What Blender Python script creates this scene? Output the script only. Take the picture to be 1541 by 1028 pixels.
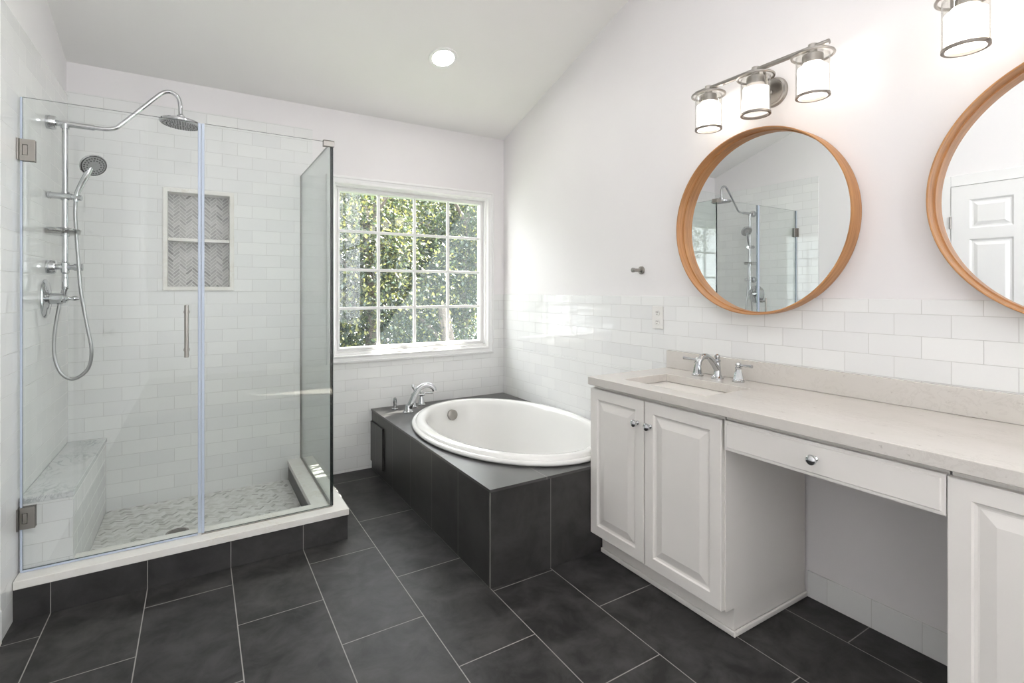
import bpy, bmesh, math, random
from mathutils import Vector, Matrix

for o in list(bpy.data.objects):
    bpy.data.objects.remove(o, do_unlink=True)
S = bpy.context.scene
C = S.collection
PI = math.pi
random.seed(7)

# ------------------------------------------------------------------ camera
FPX, W, H = 765.28, 1541.0, 1028.0
cd = bpy.data.cameras.new('camera')
cam = bpy.data.objects.new('camera', cd)
C.objects.link(cam)
cd.sensor_fit = 'HORIZONTAL'
cd.sensor_width = 36.0
cd.lens = FPX / W * 36.0
cd.shift_y = -(H / 2 - 437.29) / W
cd.clip_start = 0.02
cd.clip_end = 200
cam.location = (-2.1241, -3.5736, 1.247)
cam.rotation_euler = (PI / 2, 0, -0.5527)
S.camera = cam

# ------------------------------------------------------------------ world, sun, exposure
wd = bpy.data.worlds.new('sky')
S.world = wd
wd.use_nodes = True
bg = wd.node_tree.nodes['Background']
bg.inputs['Color'].default_value = (0.95, 0.965, 1.0, 1)
bg.inputs['Strength'].default_value = 4.2
sl = bpy.data.lights.new('sun', 'SUN')
sun = bpy.data.objects.new('sun', sl)
C.objects.link(sun)
sl.energy = 30.0
sl.angle = 0.009
sl.color = (1.0, 0.95, 0.86)
SUN_DIR = Vector((-0.57, -0.24, -0.81)).normalized()
sun.rotation_euler = SUN_DIR.to_track_quat('-Z', 'Y').to_euler()
sun.location = (4, 3, 8)
S.view_settings.view_transform = 'Standard'
S.view_settings.look = 'None'
S.view_settings.gamma = 1.0
S.view_settings.exposure = 1.31
S.view_settings.use_curve_mapping = False
CAN_EMIT = 42.0
SHADE_EMIT = 2.1


def portal(loc, rot, sx, sy):
    l = bpy.data.lights.new('window_portal', 'AREA')
    l.shape = 'RECTANGLE'
    l.size, l.size_y = sx, sy
    l.cycles.is_portal = True
    o = bpy.data.objects.new('window_portal', l)
    C.objects.link(o)
    o.location, o.rotation_euler = loc, rot


portal((-0.75, 0.16, 1.39), (-PI / 2, 0, 0), 1.15, 1.15)
portal((0.11, -5.4, 1.95), (0, PI / 2, 0), 2.9, 2.4)
portal((-2.84, -6.5, 1.95), (0, -PI / 2, 0), 2.9, 0.6)

# ------------------------------------------------------------------ materials
XL = -2.726          # left wall
HC, SLOPE = 2.475, 0.32


class NT:
    def __init__(self, name):
        self.m = bpy.data.materials.new(name)
        self.m.use_nodes = True
        self.t = self.m.node_tree
        self.b = self.t.nodes['Principled BSDF']
        self.out = self.t.nodes['Material Output']

    def n(self, typ, **kw):
        nd = self.t.nodes.new(typ)
        for k, v in kw.items():
            setattr(nd, k, v)
        return nd

    def l(self, a, b):
        self.t.links.new(a, b)

    def set(self, **kw):
        for k, v in kw.items():
            self.b.inputs[k.replace('_', ' ')].default_value = v

    def math(self, op, a, b=None):
        nd = self.n('ShaderNodeMath', operation=op)
        for i, x in enumerate((a, b)):
            if x is None:
                continue
            if isinstance(x, (int, float)):
                nd.inputs[i].default_value = x
            else:
                self.l(x, nd.inputs[i])
        return nd.outputs[0]

    def pos(self):
        return self.n('ShaderNodeNewGeometry').outputs['Position']

    def noise(self, scale, detail=4, vec=None, rough=0.5, dist=0.0):
        nd = self.n('ShaderNodeTexNoise')
        nd.inputs['Scale'].default_value = scale
        nd.inputs['Detail'].default_value = detail
        nd.inputs['Roughness'].default_value = rough
        nd.inputs['Distortion'].default_value = dist
        self.l(vec if vec is not None else self.pos(), nd.inputs['Vector'])
        return nd.outputs['Fac']

    def ramp(self, fac, stops):
        nd = self.n('ShaderNodeValToRGB')
        e = nd.color_ramp.elements
        while len(e) < len(stops):
            e.new(0.5)
        for el, (p, c) in zip(e, stops):
            el.position = p
            el.color = (*c, 1)
        self.l(fac, nd.inputs[0])
        return nd.outputs[0]

    def mix(self, fac, a, b, mode='MIX'):
        nd = self.n('ShaderNodeMix', data_type='RGBA', blend_type=mode)
        for sock, x in ((nd.inputs[0], fac), (nd.inputs[6], a), (nd.inputs[7], b)):
            if isinstance(x, (int, float)):
                sock.default_value = x
            elif isinstance(x, tuple):
                sock.default_value = (*x, 1)
            else:
                self.l(x, sock)
        return nd.outputs[2]

    def bump(self, h, strength=0.3, dist=0.01):
        nd = self.n('ShaderNodeBump')
        nd.inputs['Strength'].default_value = strength
        nd.inputs['Distance'].default_value = dist
        self.l(h, nd.inputs['Height'])
        self.l(nd.outputs[0], self.b.inputs['Normal'])


def g(v):
    """sRGB 0..255 to linear"""
    if isinstance(v, tuple):
        return tuple(g(x) for x in v)
    v /= 255.0
    return v / 12.92 if v <= 0.04045 else ((v + 0.055) / 1.055) ** 2.4


def plain(name, col, rough=0.5, metal=0.0, **kw):
    k = NT(name)
    k.set(Base_Color=(*col, 1), Roughness=rough, Metallic=metal, **kw)
    return k.m


def painted(name, col, rough, nscale=3.0, amt=0.03, bscale=180, bstr=0.05):
    k = NT(name)
    f = k.noise(nscale, 3)
    a = tuple(c * (1 - amt) for c in col)
    b = tuple(min(1, c * (1 + amt)) for c in col)
    k.l(k.ramp(f, [(0.3, a), (0.7, b)]), k.b.inputs['Base Color'])
    k.set(Roughness=rough)
    k.bump(k.noise(bscale, 2), bstr, 0.002)
    return k.m


def tiles(name, au, av, u0, v0, w, h, mortar, ca, cb, grout, rough, mottled=0.0, mscale=5.0,
          offset=0.5, bstr=0.4, wav=0.0, groutrough=0.8, rvar=0.09):
    """running-bond tiles laid on the world axes au (along the rows) and av (across them)"""
    k = NT(name)
    sep = k.n('ShaderNodeSeparateXYZ')
    k.l(k.pos(), sep.inputs[0])
    cmb = k.n('ShaderNodeCombineXYZ')
    k.l(k.math('SUBTRACT', sep.outputs[au], u0), cmb.inputs[0])
    k.l(k.math('SUBTRACT', sep.outputs[av], v0), cmb.inputs[1])
    br = k.n('ShaderNodeTexBrick', offset=offset, offset_frequency=2, squash=1.0, squash_frequency=2)
    k.l(cmb.outputs[0], br.inputs['Vector'])
    br.inputs['Scale'].default_value = 1
    br.inputs['Mortar Size'].default_value = mortar
    br.inputs['Mortar Smooth'].default_value = 0.3
    br.inputs['Bias'].default_value = 0
    br.inputs['Brick Width'].default_value = w
    br.inputs['Row Height'].default_value = h
    br.inputs['Color1'].default_value = (*ca, 1)
    br.inputs['Color2'].default_value = (*cb, 1)
    br.inputs['Mortar'].default_value = (*ca, 1)
    col = br.outputs['Color']
    if mottled:
        f = k.noise(mscale, 7, rough=0.65, dist=0.4)
        m = k.ramp(f, [(0.36, (1 - mottled,) * 3), (0.64, (1 + mottled,) * 3)])
        col = k.mix(1.0, col, m, 'MULTIPLY')
        col = k.mix(br.outputs['Fac'], col, grout)
        rr = k.n('ShaderNodeMapRange')
        k.l(f, rr.inputs[0])
        rr.inputs[3].default_value = rough - rvar
        rr.inputs[4].default_value = rough + rvar
        ro = rr.outputs[0]
    else:
        col = k.mix(br.outputs['Fac'], col, grout)
        ro = rough
    k.l(col, k.b.inputs['Base Color'])
    mr = k.n('ShaderNodeMix', data_type='FLOAT')
    k.l(br.outputs['Fac'], mr.inputs[0])
    if isinstance(ro, float):
        mr.inputs[2].default_value = ro
    else:
        k.l(ro, mr.inputs[2])
    mr.inputs[3].default_value = groutrough
    k.l(mr.outputs[0], k.b.inputs['Roughness'])
    hgt = k.math('SUBTRACT', 1.0, br.outputs['Fac'])
    if wav:
        hgt = k.math('ADD', hgt, k.math('MULTIPLY', k.noise(9, 1), wav))
    k.bump(hgt, bstr, 0.0025)
    return k.m


def stone(name, base, dark, light, vein, rough, fleck=0.5, stretch=(1, 1, 1), fscale=70, vscale=11):
    k = NT(name)
    mp = k.n('ShaderNodeMapping')
    mp.inputs['Scale'].default_value = stretch
    k.l(k.pos(), mp.inputs[0])
    vec = mp.outputs[0]
    f = k.noise(5, 5, vec=vec, rough=0.5, dist=0.4)
    c = k.ramp(f, [(0.35, base), (0.65, light)])
    v = k.noise(vscale, 9, vec=vec, rough=0.65, dist=1.6)
    vm = k.ramp(v, [(0.465, (0, 0, 0)), (0.5, (vein,) * 3), (0.535, (0, 0, 0))])
    pm = k.ramp(k.noise(4, 3, vec=vec), [(0.45, (0, 0, 0)), (0.62, (1, 1, 1))])
    c = k.mix(k.math('MULTIPLY', vm, pm), c, dark)
    if fleck:
        s = k.noise(fscale, 5, vec=vec, rough=0.75)
        sm = k.ramp(s, [(0.63, (0, 0, 0)), (0.72, (fleck,) * 3)])
        c = k.mix(sm, c, dark)
    k.l(c, k.b.inputs['Base Color'])
    k.set(Roughness=rough)
    return k.m


def thin_glass(name, tint, extra=None, edge=None):
    """thin clear pane: straight transmission plus a Fresnel reflection"""
    k = NT(name)
    tr = k.n('ShaderNodeBsdfTransparent')
    tr.inputs[0].default_value = (*tint, 1)
    gl = k.n('ShaderNodeBsdfGlossy')
    gl.inputs['Roughness'].default_value = 0.0
    geo = k.n('ShaderNodeNewGeometry')
    mr = k.n('ShaderNodeMix', data_type='FLOAT')
    k.l(geo.outputs['Backfacing'], mr.inputs[0])
    mr.inputs[2].default_value = 1.5
    mr.inputs[3].default_value = 1 / 1.5
    fr = k.n('ShaderNodeFresnel')
    k.l(mr.outputs[0], fr.inputs[0])
    mx = k.n('ShaderNodeMixShader')
    k.l(fr.outputs[0], mx.inputs[0])
    k.l(tr.outputs[0], mx.inputs[1])
    k.l(gl.outputs[0], mx.inputs[2])
    k.l(mx.outputs[0], k.out.inputs[0])
    return k.m


M = {}
M['wall'] = painted('wall_paint', g((232, 229, 229)), 0.55, 2.0, 0.012)
M['ceiling'] = painted('ceiling_paint', g((238, 236, 234)), 0.8, 2.0, 0.012)
M['white'] = painted('white_trim_paint', g((236, 235, 234)), 0.3, 4, 0.01)
M['cabinet'] = painted('cabinet_paint', g((229, 225, 220)), 0.32, 5, 0.015, 60, 0.02)
TW, TH = 0.1625, 0.0763
TA, TB, TG = g((235, 235, 233)), g((229, 229, 228)), g((206, 205, 202))
M['tile_right'] = tiles('white_subway_tile_right', 1, 2, -2.581 - TW * 40, 1.1647 - TH * 20, TW, TH, 0.0013,
                        TA, TB, TG, 0.045, bstr=0.5, wav=0.10)
M['tile_back'] = tiles('white_subway_tile_back', 0, 2, -0.05 - TW * 40, 1.1647 - TH * 20, TW, TH, 0.0013,
                       TA, TB, TG, 0.09, bstr=0.45, wav=0.08)
M['tile_base'] = tiles('white_base_tile', 1, 2, -2.595 - 0.155 * 40, -0.5, 0.155, 5.0, 0.0012,
                       TA, TB, TG, 0.12, bstr=0.4)
FA, FB, FG = g((60, 59, 58)), g((53, 52, 52)), g((150, 148, 144))
M['floor'] = tiles('charcoal_floor_tile', 1, 0, -1.4276 - 0.619 * 20, -1.0836 - 0.3053 * 20, 0.619, 0.3053, 0.0021,
                   FA, FB, FG, 0.46, 0.50, 8.0, bstr=0.35)
M['floor'].node_tree.nodes['Principled BSDF'].inputs['Specular IOR Level'].default_value = 0.25
M['tub_side'] = tiles('charcoal_side_tile', 1, 2, -1.72 - 0.3155 * 20, -3.0, 0.3155, 50, 0.0012,
                      FA, FB, FG, 0.36, 0.30, 7.0, offset=0.0, bstr=0.3)
M['tub_front'] = tiles('charcoal_front_tile', 0, 2, -0.776 - 0.31 * 20, -3.0, 0.31, 50, 0.0012,
                       FA, FB, FG, 0.36, 0.30, 7.0, offset=0.0, bstr=0.3)
M['curb_tile'] = tiles('charcoal_curb_tile', 0, 2, -1.0836 - 0.3053 * 20, -3.0, 0.3053, 50, 0.0016,
                       FA, FB, FG, 0.38, 0.30, 7.0, offset=0.0, bstr=0.3)
M['curb_tile_y'] = tiles('charcoal_curb_tile_return', 1, 2, -0.964 - 0.3053 * 20, -3.0, 0.3053, 50, 0.0016,
                         FA, FB, FG, 0.38, 0.30, 7.0, offset=0.0, bstr=0.3)
M['deck_tile'] = tiles('charcoal_deck_tile', 0, 1, -0.80 - 0.62 * 20, -1.72 - 0.3155 * 20, 0.62, 0.62, 0.0014,
                       FA, FB, FG, 0.31, 0.06, 7.0, offset=0.0, bstr=0.12, rvar=0.01)
M['deck_tile'].node_tree.nodes['Principled BSDF'].inputs['IOR'].default_value = 1.9
M['marble'] = stone('grey_white_marble', g((206, 208, 207)), g((150, 155, 156)), g((222, 223, 222)), 0.75, 0.15, 0.35, (1, 0.5, 1), 40)
M['cream_marble'] = stone('cream_white_marble', g((228, 225, 218)), g((196, 184, 158)), g((236, 234, 229)), 0.4, 0.18, 0.0)
M['quartz'] = stone('light_quartz', g((208, 203, 196)), g((158, 151, 142)), g((212, 207, 201)), 0.18, 0.16, 0.6, (1.6, 0.7, 1), 34, 16)
M['porcelain'] = plain('white_porcelain', g((232, 231, 228)), 0.08, Coat_Weight=0.3, Coat_Roughness=0.03)
M['chrome'] = plain('chrome', (0.56, 0.57, 0.58), 0.07, 1.0)
M['nickel'] = plain('brushed_nickel', (0.36, 0.34, 0.315), 0.28, 1.0)
M['dark_metal'] = plain('dark_bronze_ring', (0.22, 0.20, 0.18), 0.35, 1.0)
M['grate'] = plain('grey_nozzle_plate', g((150, 150, 150)), 0.45, 0.4)
M['rubber'] = plain('dark_rubber_nozzle', g((60, 61, 62)), 0.5)
M['black'] = plain('black_gap', g((18, 18, 18)), 0.6)
M['plastic'] = plain('white_plastic', g((228, 226, 222)), 0.3)
M['grout'] = plain('light_grout', g((222, 221, 218)), 0.85)
M['glass'] = thin_glass('shower_glass', (0.978, 0.987, 0.983))
M['return_glass'] = thin_glass('green_shower_glass', (0.945, 0.986, 0.970))
M['pane'] = thin_glass('window_glass', (0.96, 0.97, 0.97))
M['clear'] = thin_glass('clear_lamp_glass', (0.97, 0.97, 0.96))
M['edge'] = plain('glass_edge_green', g((70, 92, 86)), 0.15, 0.0, Alpha=0.75)
M['dark_edge'] = plain('dark_glass_edge', g((22, 28, 27)), 0.2)
for i, v in enumerate(((160, 158, 155), (176, 174, 171), (192, 190, 187), (132, 130, 127))):
    M['mosaic%d' % i] = plain('marble_mosaic_%s' % 'abcd'[i], g(v), 0.25)
for i, v in enumerate(((212, 211, 206), (222, 221, 217), (230, 229, 226), (186, 185, 180))):
    M['pan%d' % i] = plain('pale_marble_mosaic_%s' % 'abcd'[i], g(v), 0.25)

k = NT('mirror_silvering')
k.set(Base_Color=(0.90, 0.91, 0.91, 1), Metallic=1.0, Roughness=0.0)
M['mirror'] = k.m

k = NT('seal_vinyl')
k.set(Base_Color=(0.62, 0.69, 0.82, 1), Roughness=0.25, Alpha=0.82)
M['seal'] = k.m

k = NT('bent_wood_veneer')
tc = k.n('ShaderNodeTexCoord')
mp = k.n('ShaderNodeMapping')
mp.inputs['Scale'].default_value = (60, 3, 3)
k.l(tc.outputs['Object'], mp.inputs[0])
f = k.noise(2.2, 5, vec=mp.outputs[0], rough=0.6)
k.l(k.ramp(f, [(0.25, g((152, 104, 62))), (0.5, g((182, 130, 82))), (0.8, g((200, 150, 100)))]), k.b.inputs['Base Color'])
k.set(Roughness=0.38)
M['wood'] = k.m


def emitter(name, col, strength):
    k = NT(name)
    k.set(Base_Color=(0.9, 0.9, 0.9, 1), Roughness=0.4)
    k.b.inputs['Emission Color'].default_value = (*col, 1)
    k.b.inputs['Emission Strength'].default_value = strength
    return k.m


M['lit_shade'] = emitter('lit_frosted_glass', (1.0, 0.93, 0.85), SHADE_EMIT)
M['dim_shade'] = emitter('dim_frosted_glass', (1.0, 0.93, 0.86), 0.30)
M['can_lamp'] = emitter('recessed_lamp_lens', (1.0, 0.98, 0.96), CAN_EMIT)

k = NT('sun_haze_screen')
tr = k.n('ShaderNodeBsdfTransparent')
df = k.n('ShaderNodeBsdfTranslucent')
df.inputs[0].default_value = (0.50, 0.60, 0.66, 1)
cn = k.n('ShaderNodeCombineXYZ')          # normal fixed along the sun so the screen shows a lit haze
for i, v in enumerate((-0.45, -0.45, -0.77)):
    cn.inputs[i].default_value = v
k.l(cn.outputs[0], df.inputs['Normal'])
mx = k.n('ShaderNodeMixShader')
mx.inputs[0].default_value = 0.022
k.l(tr.outputs[0], mx.inputs[1])
k.l(df.outputs[0], mx.inputs[2])
k.l(mx.outputs[0], k.out.inputs[0])
M['screen'] = k.m


def leafmat(name, col):
    k = NT(name)
    k.set(Base_Color=(*col, 1), Roughness=0.42)
    tl = k.n('ShaderNodeBsdfTranslucent')
    tl.inputs[0].default_value = (col[0] * 1.2, col[1] * 1.15, col[2] * 0.7, 1)
    mx = k.n('ShaderNodeMixShader')
    mx.inputs[0].default_value = 0.35
    k.l(k.b.outputs[0], mx.inputs[1])
    k.l(tl.outputs[0], mx.inputs[2])
    k.l(mx.outputs[0], k.out.inputs[0])
    return k.m


LEAF = [leafmat('leaf_mid_green', g((58, 70, 46))), leafmat('leaf_dark_green', g((30, 40, 31))),
        leafmat('leaf_yellow_green', g((116, 118, 70))), leafmat('leaf_blue_green', g((60, 74, 67)))]
M['bark'] = painted('tree_bark', g((84, 76, 70)), 0.9, 6, 0.3, 30, 0.6)
M['grass'] = painted('grass_ground', g((78, 96, 60)), 0.9, 2, 0.3, 20, 0.5)


# ------------------------------------------------------------------ mesh helpers
def box(bm, x0, x1, y0, y1, z0, z1, mi=0):
    v = [bm.verts.new((x, y, z)) for x in (x0, x1) for y in (y0, y1) for z in (z0, z1)]
    for q in ((0, 1, 3, 2), (4, 6, 7, 5), (0, 4, 5, 1), (2, 3, 7, 6), (0, 2, 6, 4), (1, 5, 7, 3)):
        f = bm.faces.new([v[i] for i in q])
        f.material_index = mi


def rings(bm, loops, closed=True, cap0=True, cap1=True, mi=0):
    vs = [[bm.verts.new(p) for p in lp] for lp in loops]
    n = len(vs[0])
    for a, b in zip(vs[:-1], vs[1:]):
        for i in range(n if closed else n - 1):
            j = (i + 1) % n
            f = bm.faces.new((a[i], a[j], b[j], b[i]))
            f.material_index = mi
    if cap0:
        bm.faces.new(vs[0][::-1]).material_index = mi
    if cap1:
        bm.faces.new(vs[-1]).material_index = mi
    return vs


def frame_of(d):
    d = Vector(d).normalized()
    u = d.cross(Vector((0, 0, 1)))
    if u.length < 1e-3:
        u = d.cross(Vector((0, 1, 0)))
    u.normalize()
    return u, d.cross(u).normalized(), d


def lathe(bm, prof, org=(0, 0, 0), axis=(0, 0, 1), n=32, cap0=True, cap1=True, sx=1.0, sy=1.0, mi=0):
    u, v, d = frame_of(axis)
    o = Vector(org)
    loops = []
    for r, z in prof:
        loops.append([o + d * z + u * (r * sx * math.cos(2 * PI * i / n)) + v * (r * sy * math.sin(2 * PI * i / n))
                      for i in range(n)])
    rings(bm, loops, True, cap0, cap1, mi)


def cyl(bm, a, b, r, n=24, r2=None, mi=0):
    a, b = Vector(a), Vector(b)
    L = (b - a).length
    lathe(bm, [(r, 0), (r if r2 is None else r2, L)], a, b - a, n, mi=mi)


def torus(bm, org, axis, R, r, n=40, m=10):
    u, v, d = frame_of(axis)
    o = Vector(org)
    vs = []
    for i in range(n):
        a = 2 * PI * i / n
        e = u * math.cos(a) + v * math.sin(a)
        vs.append([bm.verts.new(o + e * (R + r * math.cos(2 * PI * j / m)) + d * (r * math.sin(2 * PI * j / m)))
                   for j in range(m)])
    for i in range(n):
        for j in range(m):
            bm.faces.new((vs[i][j], vs[(i + 1) % n][j], vs[(i + 1) % n][(j + 1) % m], vs[i][(j + 1) % m]))


def smooth_path(pts, sub=8):
    P = [Vector(p) for p in pts]
    if len(P) < 3:
        return P
    out = []
    for i in range(len(P) - 1):
        p0 = P[i - 1] if i else P[0] * 2 - P[1]
        p1, p2 = P[i], P[i + 1]
        p3 = P[i + 2] if i + 2 < len(P) else P[-1] * 2 - P[-2]
        for s in range(sub):
            t = s / sub
            out.append(0.5 * ((2 * p1) + (p2 - p0) * t + (2 * p0 - 5 * p1 + 4 * p2 - p3) * t * t
                              + (3 * p1 - p0 - 3 * p2 + p3) * t ** 3))
    out.append(P[-1])
    return out


def tube(bm, pts, r, n=14, sub=8, smooth=True):
    P = smooth_path(pts, sub) if smooth else [Vector(p) for p in pts]
    N = len(P)
    rs = r if callable(r) else (lambda t: r)
    u, v, d = frame_of(P[1] - P[0])
    loops = []
    for i, p in enumerate(P):
        t = (P[min(i + 1, N - 1)] - P[max(i - 1, 0)]).normalized()
        u = (u - t * u.dot(t)).normalized()
        w = t.cross(u)
        rr = rs(i / (N - 1))
        loops.append([p + (u * math.cos(2 * PI * j / n) + w * math.sin(2 * PI * j / n)) * rr for j in range(n)])
    rings(bm, loops)


def plate(bm, xs, ys, miss, fn):
    """a slab of grid cells, cells in miss left open; fn(x, y, s) maps to 3-D, s = 0 front, 1 back"""
    nx, ny = len(xs) - 1, len(ys) - 1
    V = {}

    def vert(i, j, s):
        if (i, j, s) not in V:
            V[i, j, s] = bm.verts.new(fn(xs[i], ys[j], s))
        return V[i, j, s]
    ok = lambda i, j: 0 <= i < nx and 0 <= j < ny and (i, j) not in miss
    for i in range(nx):
        for j in range(ny):
            if not ok(i, j):
                continue
            bm.faces.new([vert(i, j, 0), vert(i + 1, j, 0), vert(i + 1, j + 1, 0), vert(i, j + 1, 0)])
            bm.faces.new([vert(i, j, 1), vert(i, j + 1, 1), vert(i + 1, j + 1, 1), vert(i + 1, j, 1)])
            for (di, dj, a, b) in ((-1, 0, (i, j), (i, j + 1)), (1, 0, (i + 1, j), (i + 1, j + 1)),
                                   (0, -1, (i, j), (i + 1, j)), (0, 1, (i, j + 1), (i + 1, j + 1))):
                if not ok(i + di, j + dj):
                    bm.faces.new([vert(*a, 0), vert(*b, 0), vert(*b, 1), vert(*a, 1)])


def obj(name, bm, mats, parent=None, bevel=0.0, smooth=True, seg=2, angle=35):
    bmesh.ops.recalc_face_normals(bm, faces=bm.faces)
    me = bpy.data.meshes.new(name)
    bm.to_mesh(me)
    bm.free()
    o = bpy.data.objects.new(name, me)
    C.objects.link(o)
    for m in (mats if isinstance(mats, (list, tuple)) else [mats]):
        me.materials.append(m)
    if smooth:
        for p in me.polygons:
            p.use_smooth = True
        me.set_sharp_from_angle(angle=math.radians(angle))
    if bevel:
        b = o.modifiers.new('bevel', 'BEVEL')
        b.width, b.segments = bevel, seg
        b.limit_method = 'ANGLE'
        b.angle_limit = math.radians(40)
        b.harden_normals = True
    if parent is not None:
        o.parent = parent
        o.matrix_parent_inverse = Matrix.Translation(-parent.location)
    return o


def nb():
    return bmesh.new()


def bx(name, mats, parent, *dims, bevel=0.0):
    bm = nb()
    box(bm, *dims)
    return obj(name, bm, mats, parent, bevel)


def tag(o, label, cat, group=None):
    o['label'] = label
    o['category'] = cat
    if group:
        o['group'] = group
    return o


def thing(name, loc, label, cat, group=None):
    o = bpy.data.objects.new(name, None)
    C.objects.link(o)
    o.location = loc
    o.empty_display_size = 0.05
    return tag(o, label, cat, group)


def struct(o):
    o['kind'] = 'structure'
    return o


def dup(root, delta, label, group=None):
    """copy a thing with its parts and their sub-parts; children keep their offset to the thing"""
    r = root.copy()
    C.objects.link(r)
    r.location = Vector(root.location) + Vector(delta)
    r['label'] = label
    if group:
        r['group'] = group
    for ch in list(root.children):
        c = ch.copy()
        C.objects.link(c)
        c.parent = r
        c.matrix_parent_inverse = ch.matrix_parent_inverse
        for gch in list(ch.children):
            d = gch.copy()
            C.objects.link(d)
            d.parent = c
            d.matrix_parent_inverse = gch.matrix_parent_inverse
    return r


# ------------------------------------------------------------------ setting
YR = -7.0           # rear wall
bm = nb(); box(bm, XL - 0.12, 0.12, -4.4, 0.15, -0.1, 0.0)
struct(obj('floor', bm, M['floor'], smooth=False))
bm = nb(); box(bm, XL - 0.12, 0.12, YR - 0.12, -4.4, -0.1, 0.004)  # added pale floor behind the camera, bounces light up to the ceiling
struct(obj('trim_7', bm, painted('bounce_carpet', g((150, 145, 138)), 0.95, 30, 0.05, 300, 0.5), smooth=False))

ceil_z = lambda y: HC - SLOPE * y
bm = nb()
lp = [[(x, 0.15, ceil_z(0.15)), (x, YR - 0.12, ceil_z(YR - 0.12)), (x, YR - 0.12, ceil_z(YR - 0.12) + 0.15),
       (x, 0.15, ceil_z(0.15) + 0.15)] for x in (XL - 0.12, 0.12)]
rings(bm, lp)
struct(obj('ceiling', bm, M['ceiling'], smooth=False))

# side walls follow the slope; each gets an added, unseen tall window for daylight
ADDED_WR = (-6.60, -4.20, 0.5, 3.4)
ADDED_WL = (-6.80, -6.20, 0.5, 3.4)
for nm, xa, xb, w in (('wall_left', XL, XL - 0.12, ADDED_WL), ('wall_right', 0.0, 0.12, ADDED_WR)):
    bm = nb()
    plate(bm, [YR - 0.12, w[0], w[1], 0.10], [0.0, w[2], w[3], 9.0], {(1, 1)},
          lambda y, z, s: (xb if s else xa, y, min(z, ceil_z(y))))
    struct(obj(nm, bm, M['wall'], smooth=False))

# back wall with the window opening and the niche opening
GX0, GX1, GZ0, GZ1 = -1.292, -0.203, 0.852, 1.931      # visible glass
WX0, WX1, WZ0, WZ1 = GX0 - 0.045, GX1 + 0.045, GZ0 - 0.045, GZ1 + 0.045
NX0, NX1, NZ0, NZ1 = -2.280, -1.957, 1.266, 1.826
xs = [XL, NX0, NX1, WX0, WX1, 0.0]
zs = [0.0, WZ0, NZ0, NZ1, WZ1, HC + 0.0]
bm = nb()
plate(bm, xs, zs, {(3, 1), (3, 2), (3, 3), (1, 2)}, lambda x, z, s: (x, 0.10 * s, z))
struct(obj('wall_back', bm, M['wall'], smooth=False))

bm = nb(); box(bm, 0.13, 2.5, -7.3, -3.9, 3.55, 3.65)  # added unseen roof that keeps the sun out of the right side window
struct(obj('trim_8', bm, M['white'], smooth=False))
# rear wall behind the camera, and the two side windows added to let in daylight
bm = nb()
box(bm, XL, 0.0, YR - 0.12, YR, 0.0, ceil_z(YR))
struct(obj('wall_rear', bm, M['wall'], smooth=False))
for n, w, xa in ((2, ADDED_WR, 0.03), (3, ADDED_WL, XL - 0.07)):
    w2 = struct(bpy.data.objects.new('window_%d' % n, None)); C.objects.link(w2); w2.location = (xa, (w[0] + w[1]) / 2, w[2])
    bm = nb(); ym = (w[0] + w[1]) / 2
    plate(bm, [w[0], w[0] + 0.05, ym - 0.02, ym + 0.02, w[1] - 0.05, w[1]], [w[2], w[2] + 0.05, 1.93, 1.97, w[3] - 0.05, w[3]],
          {(1, 1), (3, 1), (1, 3), (3, 3)}, lambda y, z, s: (xa + 0.04 * s, y, z))
    obj('window_frame', bm, M['white'], w2)
    bx('window_pane', M['pane'], w2, xa + 0.018, xa + 0.022, w[0] + 0.04, w[1] - 0.04, w[2] + 0.04, w[3] - 0.04)

# tile fields
def tile_field(n, mat, *d):
    bm = nb(); box(bm, *d)
    return struct(obj('trim_%d' % n, bm, mat, bevel=0.002, smooth=False))

TZ = 1.216
SHX = -1.479         # right end of the tall shower tile
bm = nb()
plate(bm, [XL, NX0, NX1, SHX], [0.0, NZ0, NZ1, 2.315], {(1, 1)}, lambda x, z, s: (x, -0.008 + 0.0079 * s, z))
struct(obj('trim_1', bm, M['tile_back'], smooth=False))
bm = nb()
CX0, CX1, CZ0, CZ1 = WX0 - 0.075, WX1 + 0.035, WZ0 - 0.035, WZ1 + 0.035
plate(bm, [SHX, WX0 - 0.02, WX1 + 0.02, 0.0], [0.0, WZ0 - 0.02, TZ], {(1, 1)},
      lambda x, z, s: (x, -0.008 + 0.0079 * s, z))
struct(obj('trim_2', bm, M['tile_back'], smooth=False))
tile_field(3, M['tile_right'], -0.008, -0.0001, -4.15, -0.008, 0.80, TZ)
tile_field(6, M['tile_right'], -0.008, -0.0001, -1.722, -0.008, 0.39, 0.80)
tile_field(4, M['tile_right'], XL + 0.0001, XL + 0.008, -1.10, -0.008, 0.0, 2.29)
bm = nb(); box(bm, -0.010, -0.0001, -3.09, -2.44, 0.0, 0.105)
struct(obj('baseboard_right', bm, M['tile_base'], bevel=0.002, smooth=False))
bm = nb(); box(bm, XL, XL + 0.012, YR, -2.9, 0.0, 0.12); box(bm, XL, XL + 0.012, -1.95, -1.10, 0.0, 0.12)
struct(obj('baseboard_left', bm, M['white'], bevel=0.003, smooth=False))

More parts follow.
